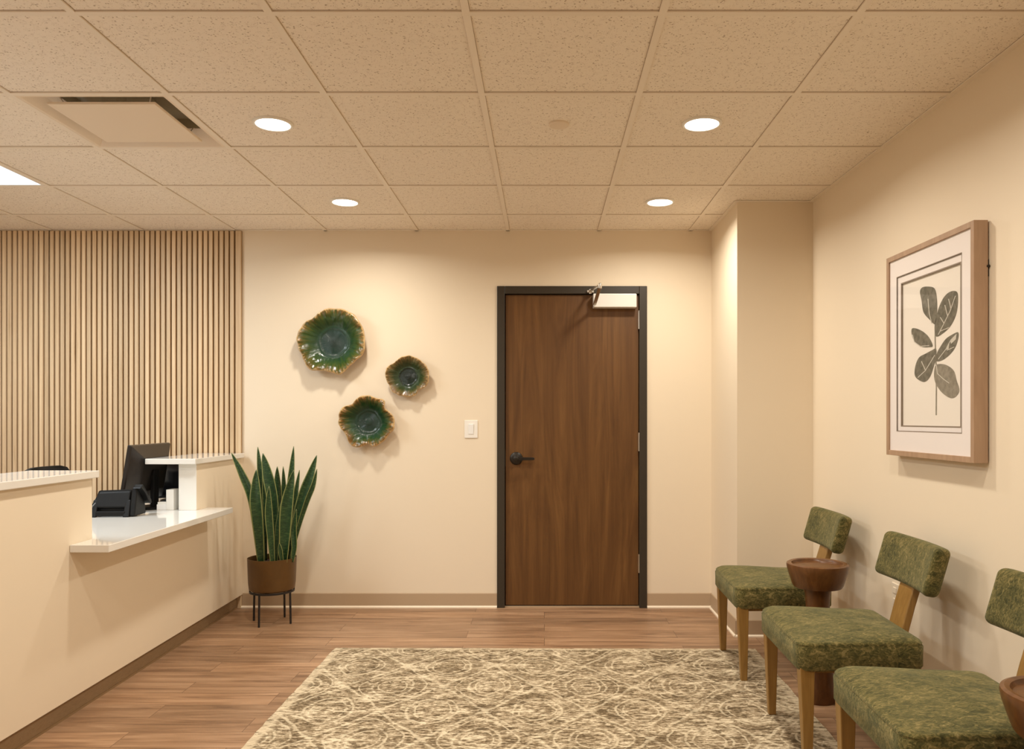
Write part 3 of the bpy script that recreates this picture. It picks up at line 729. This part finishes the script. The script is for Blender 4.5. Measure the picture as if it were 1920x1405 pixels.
sleaf([(545, 865), (560, 760), (556, 640), (575, 500)], 4.87, 4.9, 40, .4)
sleaf([(478, 870), (468, 800), (458, 736)], 4.82, 4.81, 30, 0)
sleaf([(440, 880), (442, 780), (455, 620), (470, 450)], 4.88, 4.9, 44, -.5)
fo = obj('foliage', b, M['leaf'], pp, smooth=True, recalc=False)
s = fo.modifiers.new('thickness', 'SOLIDIFY'); s.thickness = .0025; s.offset = 0

# ------------------------------------------------------------------ framed picture on the right wall
FY0, FY1, FZ0, FZ1 = 2.83, 3.522, 1.105, 1.976
def wp(y, d): return wall_x(y)-d       # d = distance off the wall
pic = thing('framed_picture', 'large framed botanical leaf print hanging on the right wall', 'picture', (wall_x((FY0+FY1)/2), (FY0+FY1)/2, FZ0), math.atan(.02))
W2, H = (FY1-FY0)/2, FZ1-FZ0
off, dep, bw = .006, .052, .022       # gap to wall, frame depth, face width
b = nb(); xf, xb = -(off+dep), -off
for (y0, y1, z0, z1) in ((-W2, -W2+bw, 0, H), (W2-bw, W2, 0, H), (-W2+bw, W2-bw, 0, bw), (-W2+bw, W2-bw, H-bw, H)):
    bx(b, xf, xb, y0, y1, z0, z1)
obj('frame', b, M['frame_wood'], pic, bevel=.0012)
b = nb(); bx(b, -.016, -.010, -W2+bw, W2-bw, bw, H-bw); obj('backing_board', b, M['fillet'], pic)
def win(b, y0, y1, z0, z1, Y0, Y1, Z0, Z1, xa, xc):
    for q in ((Y0, y0, Z0, Z1), (y1, Y1, Z0, Z1), (y0, y1, Z0, z0), (y0, y1, z1, Z1)):
        bx(b, xa, xc, q[0], q[1], q[2], q[3])
my = (FY0+FY1)/2
r1 = (2.925-my, 3.437-my, 1.213-FZ0, 1.876-FZ0); r2 = (2.936-my, 3.410-my, 1.231-FZ0, 1.848-FZ0)
b = nb(); win(b, *r1, -W2+bw, W2-bw, bw, H-bw, -.050, -.045); obj('outer_mat', b, M['mat_white'], pic)
b = nb(); win(b, *r1, r1[0]-.0035, r1[1]+.0035, r1[2]-.0035, r1[3]+.0035, -.0504, -.0455); obj('mat_bevel', b, M['fillet'], pic); pic.children[-1]['label'] = 'thin taupe line around the mat opening'
b = nb(); win(b, *r2, r1[0]-.002, r1[1]+.002, r1[2]-.002, r1[3]+.002, -.045, -.038); obj('inner_mat', b, M['mat_white'], pic)
b = nb(); win(b, r2[0]+.005, r2[1]-.005, r2[2]+.005, r2[3]-.005, *r2, -.0458, -.034); obj('fillet', b, M['fillet'], pic)
b = nb(); bx(b, -.038, -.020, r2[0]+.001, r2[1]-.001, r2[2]+.001, r2[3]-.001); obj('art_paper', b, M['mat_in'], pic)
Rz = Matrix.Rotation(math.atan(.02), 4, 'Z'); PM = Matrix.Translation(pic.location) @ Rz; PMi = PM.inverted()
def on_paper(zx, zy, xl):
    """where the sight line through the picture crop's pixel meets the paper plane, local coordinates"""
    d = P(1620+zx*.3841, 380+zy*.3841, 1.) - Vector((0, 0, CZ)); o_ = PMi @ Vector((0, 0, CZ)); dl = PMi.to_3x3() @ d
    t = (xl-o_.x)/dl.x; q = o_+dl*t; return (xl, q.y, q.z)
def art(name, polys, m, x):
    b = nb()
    for pl in polys:
        a = [b.verts.new(on_paper(u, v, x)) for u, v in pl]; c = [b.verts.new((x+.0006, p.co.y, p.co.z)) for p in a]
        n_ = len(a)
        b.faces.new(a); b.faces.new(c[::-1])
        for i in range(n_): b.faces.new((a[i], c[i], c[(i+1) % n_], a[(i+1) % n_]))
    return obj(name, b, m, pic)
def smooth_poly(p, k=5):
    out = []; n_ = len(p)
    for i in range(n_):
        a0, a1, a2, a3 = p[i-1], p[i], p[(i+1) % n_], p[(i+2) % n_]
        for s_ in range(k):
            t = s_/k
            out.append(tuple(.5*((2*a1[c])+(-a0[c]+a2[c])*t+(2*a0[c]-5*a1[c]+4*a2[c]-a3[c])*t*t+(-a0[c]+3*a1[c]-3*a2[c]+a3[c])*t**3) for c in (0, 1)))
    return out
LV = [[(347, 595), (320, 572), (290, 535), (281, 480), (273, 435), (285, 414), (315, 410), (342, 418), (353, 450), (357, 510), (354, 560)],
      [(352, 654), (344, 610), (352, 560), (368, 505), (388, 465), (412, 440), (440, 431), (457, 445), (457, 500), (446, 555), (420, 605), (385, 638)],
      [(335, 700), (318, 660), (290, 632), (255, 615), (233, 617), (234, 650), (250, 684), (285, 705), (315, 706)],
      [(351, 773), (356, 735), (375, 700), (400, 665), (435, 642), (459, 634), (459, 665), (443, 710), (415, 745), (380, 770)],
      [(351, 714), (330, 722), (300, 738), (268, 757), (250, 800), (248, 845), (270, 868), (297, 875), (322, 850), (340, 800), (352, 755)]]
LL = [[(346, 800), (370, 788), (405, 795), (438, 822), (452, 870), (465, 915), (450, 945), (425, 955), (392, 938), (362, 905), (343, 860)]]
art('leaf_print', [smooth_poly(p) for p in LV], M['ink_dark'], -.0390)
art('leaf_print', [smooth_poly(p) for p in LL], M['ink_light'], -.0390)
def stroke(pts, w):
    out = []; back = []
    for i, p in enumerate(pts):
        a = pts[max(i-1, 0)]; c = pts[min(i+1, len(pts)-1)]; dx, dy = c[0]-a[0], c[1]-a[1]; l = math.hypot(dx, dy)
        out.append((p[0]-dy/l*w/2, p[1]+dx/l*w/2)); back.append((p[0]+dy/l*w/2, p[1]-dx/l*w/2))
    return out+back[::-1]
art('stem_print', [stroke([(349, 590), (347, 660), (349, 740), (352, 800), (353, 900), (352, 1038)], 6)], M['ink_light'], -.0386)
vn = [stroke(p, 3.4) for p in ([(362, 645), (390, 590), (420, 530), (446, 455)], [(390, 590), (372, 560)], [(408, 555), (394, 500)], [(372, 628), (415, 610)], [(425, 520), (412, 470)],
      [(352, 792), (358, 835), (385, 860), (415, 882)], [(330, 590), (318, 540), (312, 470)], [(262, 855), (300, 820), (345, 745)], [(300, 820), (280, 775)],
      [(236, 645), (245, 680), (275, 702), (318, 698)], [(362, 765), (400, 715), (425, 668)], [(404, 722), (440, 705)])]
vn.append([(420, 672), (452, 640), (448, 668), (425, 690)]); vn.append([(395, 720), (416, 690), (412, 716)])
art('vein_lines', vn, M['vein'], -.0396)
b = nb(); bx(b, -.0545, -.0535, -W2+bw-.002, W2-bw+.002, bw-.002, H-bw+.002); obj('glazing', b, M['glass'], pic)
b = nb(); bx(b, -.010, 0, -W2-.006+.01, -W2+.03, H-.20, H-.14); tube(b, [(-.006, -W2-.005, H-.165), (-.006, -W2+.02, H-.165)], .005, 10); obj('hanger_bracket', b, M['black_handle'], pic)

# ------------------------------------------------------------------ rug
b = nb(); RX0, RX1, RY0, RY1 = -1.150, 1.150, 1.217, 4.337
g = 46; gx = int((RX1-RX0)/.05); gy = int((RY1-RY0)/.05)
prof = [[None]*(gy+1) for _ in range(gx+1)]
rr = random.Random(5)
for i in range(gx+1):
    for j in range(gy+1):
        x = -1.15+2.3*i/gx; y = -1.56+3.12*j/gy
        e = (i in (0, gx)) or (j in (0, gy))
        jit = .003
        prof[i][j] = b.verts.new((x+(rr.uniform(-jit, jit) if e else 0), y+(rr.uniform(-jit, jit)*.6 if e else 0), .0055 if e else .009))
for i in range(gx):
    for j in range(gy): b.faces.new((prof[i][j], prof[i+1][j], prof[i+1][j+1], prof[i][j+1]))
loop = [prof[i][0] for i in range(gx+1)]+[prof[gx][j] for j in range(1, gy+1)]+[prof[i][gy] for i in range(gx-1, -1, -1)]+[prof[0][j] for j in range(gy-1, 0, -1)]
low = [b.verts.new((v.co.x, v.co.y, 0.0005)) for v in loop]; n_ = len(loop)
for i in range(n_): b.faces.new((loop[i], low[i], low[(i+1) % n_], loop[(i+1) % n_])).material_index = 1
b.faces.new(low[::-1]).material_index = 1
rug = obj('area_rug', b, [M['rug'], M['rug_edge']], loc=((RX0+RX1)/2-.009, (RY0+RY1)/2, 0)); rug.rotation_euler = (0, 0, -math.radians(.4))
tag(rug, 'large distressed beige and taupe patterned rug on the plank floor', 'rug')
RT = .009

# ------------------------------------------------------------------ chairs
def outline(xf_, xb_, wf_, wb_, r, inset=0, bow=.0, n=7):
    """rounded trapezoid, front at -x"""
    xf2, xb2 = xf_+inset, xb_-inset; hf, hb = wf_/2-inset, wb_/2-inset; r = max(r-inset*.6, .01)
    pts = []
    for (cx_, cy_, a0) in ((xb2-r, hb-r, 0), (xf2+r, hf-r, 90), (xf2+r, -hf+r, 180), (xb2-r, -hb+r, 270)):
        for k in range(n+1):
            a = math.radians(a0+90*k/n); pts.append([cx_+r*math.cos(a), cy_+r*math.sin(a)])
    # fill the straight runs so crown and bow can bend them
    out = []
    for i in range(len(pts)):
        p, q = pts[i], pts[(i+1) % len(pts)]; d = math.hypot(q[0]-p[0], q[1]-p[1]); m_ = max(1, int(d/.035))
        for s_ in range(m_): out.append([p[0]+(q[0]-p[0])*s_/m_, p[1]+(q[1]-p[1])*s_/m_])
    return out
def pad_box(b, hx, hy, hz, r):
    def ax(h):
        c = [h-r+r*math.sin(math.radians(a)) if False else h-r*(1-q) for q in (0, .25, .5, .75, 1)]
        m_ = max(2, int((h-r)*2/.03)); mid = [-(h-r)+2*(h-r)*k/m_ for k in range(1, m_)]
        return [-v for v in c[::-1]]+mid+c
    A = [ax(hx), ax(hy), ax(hz)]; H_ = (hx, hy, hz); vd = {}
    def vert(p):
        k = tuple(round(q, 6) for q in p)
        if k not in vd:
            q = Vector([max(-(h-r), min(h-r, c)) for c, h in zip(p, H_)]); d = Vector(p)-q
            vd[k] = b.verts.new(q+d.normalized()*r if d.length > 1e-7 else q)
        return vd[k]
    for a in range(3):
        u, v_ = [(1, 2), (2, 0), (0, 1)][a]
        for s_ in (-1, 1):
            for i in range(len(A[u])-1):
                for j in range(len(A[v_])-1):
                    f = []
                    for di, dj in ((0, 0), (1, 0), (1, 1), (0, 1)):
                        p = [0, 0, 0]; p[a] = s_*H_[a]; p[u] = A[u][i+di]; p[v_] = A[v_][j+dj]; f.append(vert(p))
                    if s_ < 0: f.reverse()
                    b.faces.new(f)
def make_chair(name, label, loc, rz):
    t = thing(name, label, 'chair', loc, rz, 'green upholstered chairs along the right wall')
    xf_, xb_, wf_, wb_ = -.235, .235, .565, .515
    b = nb(); prof_ = [(.020, .343), (.006, .347), (.0, .357), (.0, .40), (-.001, .428), (.0035, .4345), (.002, .440), (.008, .448), (.022, .4535), (.05, .459), (.09, .4635), (.14, .467), (.19, .469)]
    rings = []
    # use identical point count: scale the base outline rather than rebuilding it
    base = outline(xf_, xb_, wf_, wb_, .045)
    for ins, z in prof_:
        rg = []
        for x, y in base:
            sx = 1-ins/.235; sy = 1-ins/.27
            yy = y*sy; xx = x*sx
            zz = z+.004*math.sin(9*x+3)*math.sin(7*y)*(1 if z > .45 else 0)
            rg.append((xx, yy, zz))
        rings.append(rg)
    loft(b, rings)
    obj('seat', b, M['fabric'], t, smooth=60)
    # back pad: rounded rectangle lofted through its thickness, leaned back and wrapped
    b = nb(); PW, PH, PT = .475, .178, .062
    pad_box(b, PT/2, PW/2, PH/2, .023)
    for v in b.verts:
        d_, y_, z_ = v.co.x+PT/2, v.co.y, v.co.z
        x_ = d_ - .032*(y_/(PW/2))**2 + .008 - .005*math.cos(z_/(PH/2)*PI/2)*math.cos(y_/(PW/2)*PI/2)*(1 if d_ < PT/2 else -1)
        v.co = (.247+x_+(z_+PH/2)*.285, y_, .606+(z_+PH/2)-x_*.18)
    obj('backrest', b, M['fabric'], t, smooth=60)
    # single broad post
    b = nb(); path = [(.200, .34), (.222, .43), (.248, .53), (.278, .63), (.312, .735)]
    loft(b, [[(x+dx, dy, z) for dx, dy in ((-.0, -.062), (.030, -.062), (.030, .062), (-.0, .062))] for x, z in path])
    obj('back_post', b, M['chair_wood'], t, bevel=.004, smooth=30)
    b = nb(); loft(b, [outline3 for outline3 in ([(x*.80, y*.80, z) for x, y in [(xf_, -wf_/2), (xb_, -wb_/2), (xb_, wb_/2), (xf_, wf_/2)]] for z in (.325, .345))]); obj('seat_frame', b, M['chair_wood'], t)
    for s_ in (-1, 1):
        b = nb(); yo = s_*(wf_/2-.012); yi = s_*(wf_/2-.012-.052); yb = s_*(wf_/2-.016-.030)
        hexa(b, [(xf_+.028, s_*(wf_/2-.018), 0), (xf_+.058, s_*(wf_/2-.018), 0), (xf_+.058, s_*(wf_/2-.050), 0), (xf_+.028, s_*(wf_/2-.050), 0)],
                [(xf_+.012, yo, .357), (xf_+.064, yo, .357), (xf_+.064, yi, .357), (xf_+.012, yi, .357)])
        obj('leg', b, M['chair_wood'], t, bevel=.003)
        b = nb(); y1_, y2_ = s_*(wb_/2-.03), s_*(wb_/2-.075)
        loft(b, [[(x, y1_+s_*q, z), (x+w_, y1_+s_*q, z), (x+w_, y2_+s_*q, z), (x, y2_+s_*q, z)] for x, w_, q, z in ((.265, .030, -.004, 0), (.215, .042, .0, .18), (.175, .05, .0, .357))])
        obj('leg', b, M['chair_wood'], t, bevel=.003)
    return t
CG = 'green upholstered chairs along the right wall'
ch = make_chair('upholstered_chair', 'middle green upholstered wooden chair, between the round side table and the nearest chair', (1.153, 3.115, RT), -math.radians(1.5))
dup(ch, (1.156, 4.045, RT), 'farthest green upholstered wooden chair, next to the boxed wall corner', -math.radians(1.5))
dup(ch, (1.158, 2.292, RT), 'nearest green upholstered wooden chair, cut off at the lower right', -math.radians(1.5))

# ------------------------------------------------------------------ side tables
def make_table(label, loc):
    t = thing('side_table', label, 'side table', loc, 0, 'turned walnut side tables between the chairs')
    b = nb(); lathe(b, [(.0, .598), (.114, .598), (.117, .601), (.120, .609), (.132, .612), (.1415, .608), (.143, .600), (.139, .580), (.126, .540), (.117, .515), (.110, .505), (.0, .503)], 72, cap0=False, cap1=False); obj('table_top', b, M['table_wood'], t, smooth=35)
    b = nb(); lathe(b, [(0, .503), (.066, .503), (.064, .494), (.058, .470), (.054, .42), (.052, .36), (.055, .30), (.0, .30)], 56, cap0=False, cap1=False); obj('column', b, M['table_wood'], t, smooth=35)
    b = nb(); lathe(b, [(0, .30), (.055, .30), (.060, .24), (.070, .14), (.080, .05), (.086, .012), (.083, 0), (0, 0)], 56, cap0=False, cap1=False); obj('pedestal_base', b, M['table_wood'], t, smooth=35)
    return t
tb = make_table('round turned walnut side table standing between the far and middle chairs', (1.230, 3.562, 0))
tb.scale = (.945, .945, 1.008)
tb2 = dup(tb, (1.247, 1.884, 0), 'round turned walnut side table cut off at the right edge of the photo'); tb2.scale = (1, 1, 1)

# ------------------------------------------------------------------ ceiling fittings
LG = 'round recessed ceiling downlights'
def downlight(x, y, label):
    t = thing('downlight', label, 'ceiling light', (x, y, CEIL), 0, LG)
    b = nb(); lathe(b, [(.070, .002), (.072, -.003), (.080, -.004), (.084, .0), (.084, .008), (.070, .008), (.070, .002)], 48, cap0=False, cap1=False); obj('trim_ring', b, M['white'], t, smooth=40)
    b = nb(); lathe(b, [(.070, .002), (.0001, .002)], 48, cap0=False); obj('diffuser', b, M['lamp'], t)
    ld = bpy.data.lights.new('downlight_lamp', 'AREA'); ld.shape = 'DISK'; ld.size = .135; ld.energy = LAMP_W; ld.color = WARM; ld.spread = math.radians(160)
    lo = bpy.data.objects.new('lamp', ld); COL.objects.link(lo); lo.parent = t; lo.location = (0, 0, -.006); lo.rotation_euler = (0, 0, 0)
    return t
LAMP_W = 13.2
xa, xb2 = -1.157, .672
for (x, y, lb) in ((xa, 3.375, 'round glowing ceiling downlight beside the square air vent'), (xa, 4.595, 'round glowing ceiling downlight above the three ceramic plates'),
                   (xb2, 3.375, 'round glowing ceiling downlight in the right half, the nearer of its pair'), (xb2, 4.595, 'round glowing ceiling downlight in front of the door'),
                   (xa, 2.155, 'round ceiling downlight overhead, left, outside the photo'), (xb2, 2.155, 'round ceiling downlight overhead, right, outside the photo'),
                   (xa, .936, 'unseen round ceiling downlight added for fill over the camera, left'), (xb2, .936, 'unseen round ceiling downlight added for fill over the camera, right')):  # this last pair is unseen, added to fill the room with light
    downlight(x, y, lb)
b = nb(); lathe(b, [(.044, .006), (.044, -.001), (.040, -.004), (.0001, -.0045)], 40)
o = obj('ceiling_sprinkler_cover', b, M['vent'], loc=(.0625, 3.385, CEIL+.0), smooth=35); tag(o, 'small round flush sprinkler cover plate in the middle of the ceiling', 'sprinkler cover')

def light_panel(i, j, label):
    x0, x1, y0, y1 = GX[i]+.012, GX[i+1]-.012, GY[j]+.012, GY[j+2]-.012
    t = thing('ceiling_light', label, 'ceiling light', ((x0+x1)/2, (y0+y1)/2, CEIL+.002), 0, 'flat rectangular ceiling light panels')
    hx_, hy_ = (x1-x0)/2, (y1-y0)/2
    b = nb(); win(b, 0, 0, 0, 0, 0, 0, 0, 0, 0, 0) if False else None
    for (a0, a1, c0_, c1_) in ((-hx_, -hx_+.014, -hy_, hy_), (hx_-.014, hx_, -hy_, hy_), (-hx_+.014, hx_-.014, -hy_, -hy_+.014), (-hx_+.014, hx_-.014, hy_-.014, hy_)): bx(b, a0, a1, c0_, c1_, 0, .012)
    obj('panel_frame', b, M['white'], t)
    b = nb(); bx(b, -hx_+.014, hx_-.014, -hy_+.014, hy_-.014, .004, .010); obj('panel_diffuser', b, M['panel'], t)
    ld = bpy.data.lights.new('panel_lamp', 'AREA'); ld.shape = 'RECTANGLE'; ld.size = hx_*2-.04; ld.size_y = hy_*2-.04; ld.energy = PANEL_W; ld.color = COOL
    lo = bpy.data.objects.new('lamp', ld); COL.objects.link(lo); lo.parent = t; lo.location = (0, 0, -.004)
PANEL_W = 48
light_panel(pi_, pj, 'white rectangular ceiling light panel cut off at the left edge')
for (i, j) in unseen_fill_panels: light_panel(i, j, 'unseen white rectangular ceiling light panel added for fill, behind the desk')
# plaque air vent
x0, x1, y0, y1 = GX[vi]+.012, GX[vi+1]-.012, GY[vj]+.012, GY[vj+1]-.012
vt = thing('ceiling_air_vent', 'square tan plaque air diffuser set in the ceiling grid', 'air vent', ((x0+x1)/2, (y0+y1)/2, CEIL+.001))
hx_ = (x1-x0)/2
def sq(s, z): return [(-s, -s, z), (s, -s, z), (s, s, z), (-s, s, z)]
b = nb(); loft(b, [sq(hx_, .006), sq(hx_, 0), sq(hx_-.012, .0), sq(hx_-.022, .010), sq(hx_-.050, .040), sq(hx_-.080, .058)], False, False); obj('vent_cone', b, M['vent'], vt, recalc=True)
b = nb(); loft(b, [sq(hx_-.080, .058), sq(hx_-.080, .10), sq(.11, .11)], False, True); lathe(b, [(.10, .105), (.10, .045), (.105, .045), (.105, .105)], 32, cap0=False, cap1=False); obj('duct_throat', b, M['vent_dark'], vt)
b = nb(); loft(b, [sq(.214, -.004), sq(.216, -.001), sq(.216, .006), sq(.205, .009)]); obj('plaque', b, M['vent'], vt)
for sx, sy in ((-1, -1), (1, -1), (1, 1), (-1, 1)):
    b = nb(); tube(b, [(sx*.17, sy*.17, .008), (sx*.19, sy*.19, .052)], .003, 6); obj('plaque_clip', b, M['steel'], vt)

# ------------------------------------------------------------------ render settings
w = bpy.data.worlds.new('world'); SC.world = w; w.use_nodes = True
w.node_tree.nodes['Background'].inputs[0].default_value = (1, .85, .65, 1); w.node_tree.nodes['Background'].inputs[1].default_value = .3
vs = SC.view_settings
SC.display_settings.display_device = 'sRGB'; vs.view_transform = 'Standard'; vs.look = 'None'; vs.gamma = 1; vs.use_curve_mapping = False
vs.exposure = -0.14
SC.cycles.use_denoising = True; SC.cycles.max_bounces = 10; SC.cycles.diffuse_bounces = 6
SC.cycles.sample_clamp_indirect = 6; SC.cycles.use_adaptive_sampling = False
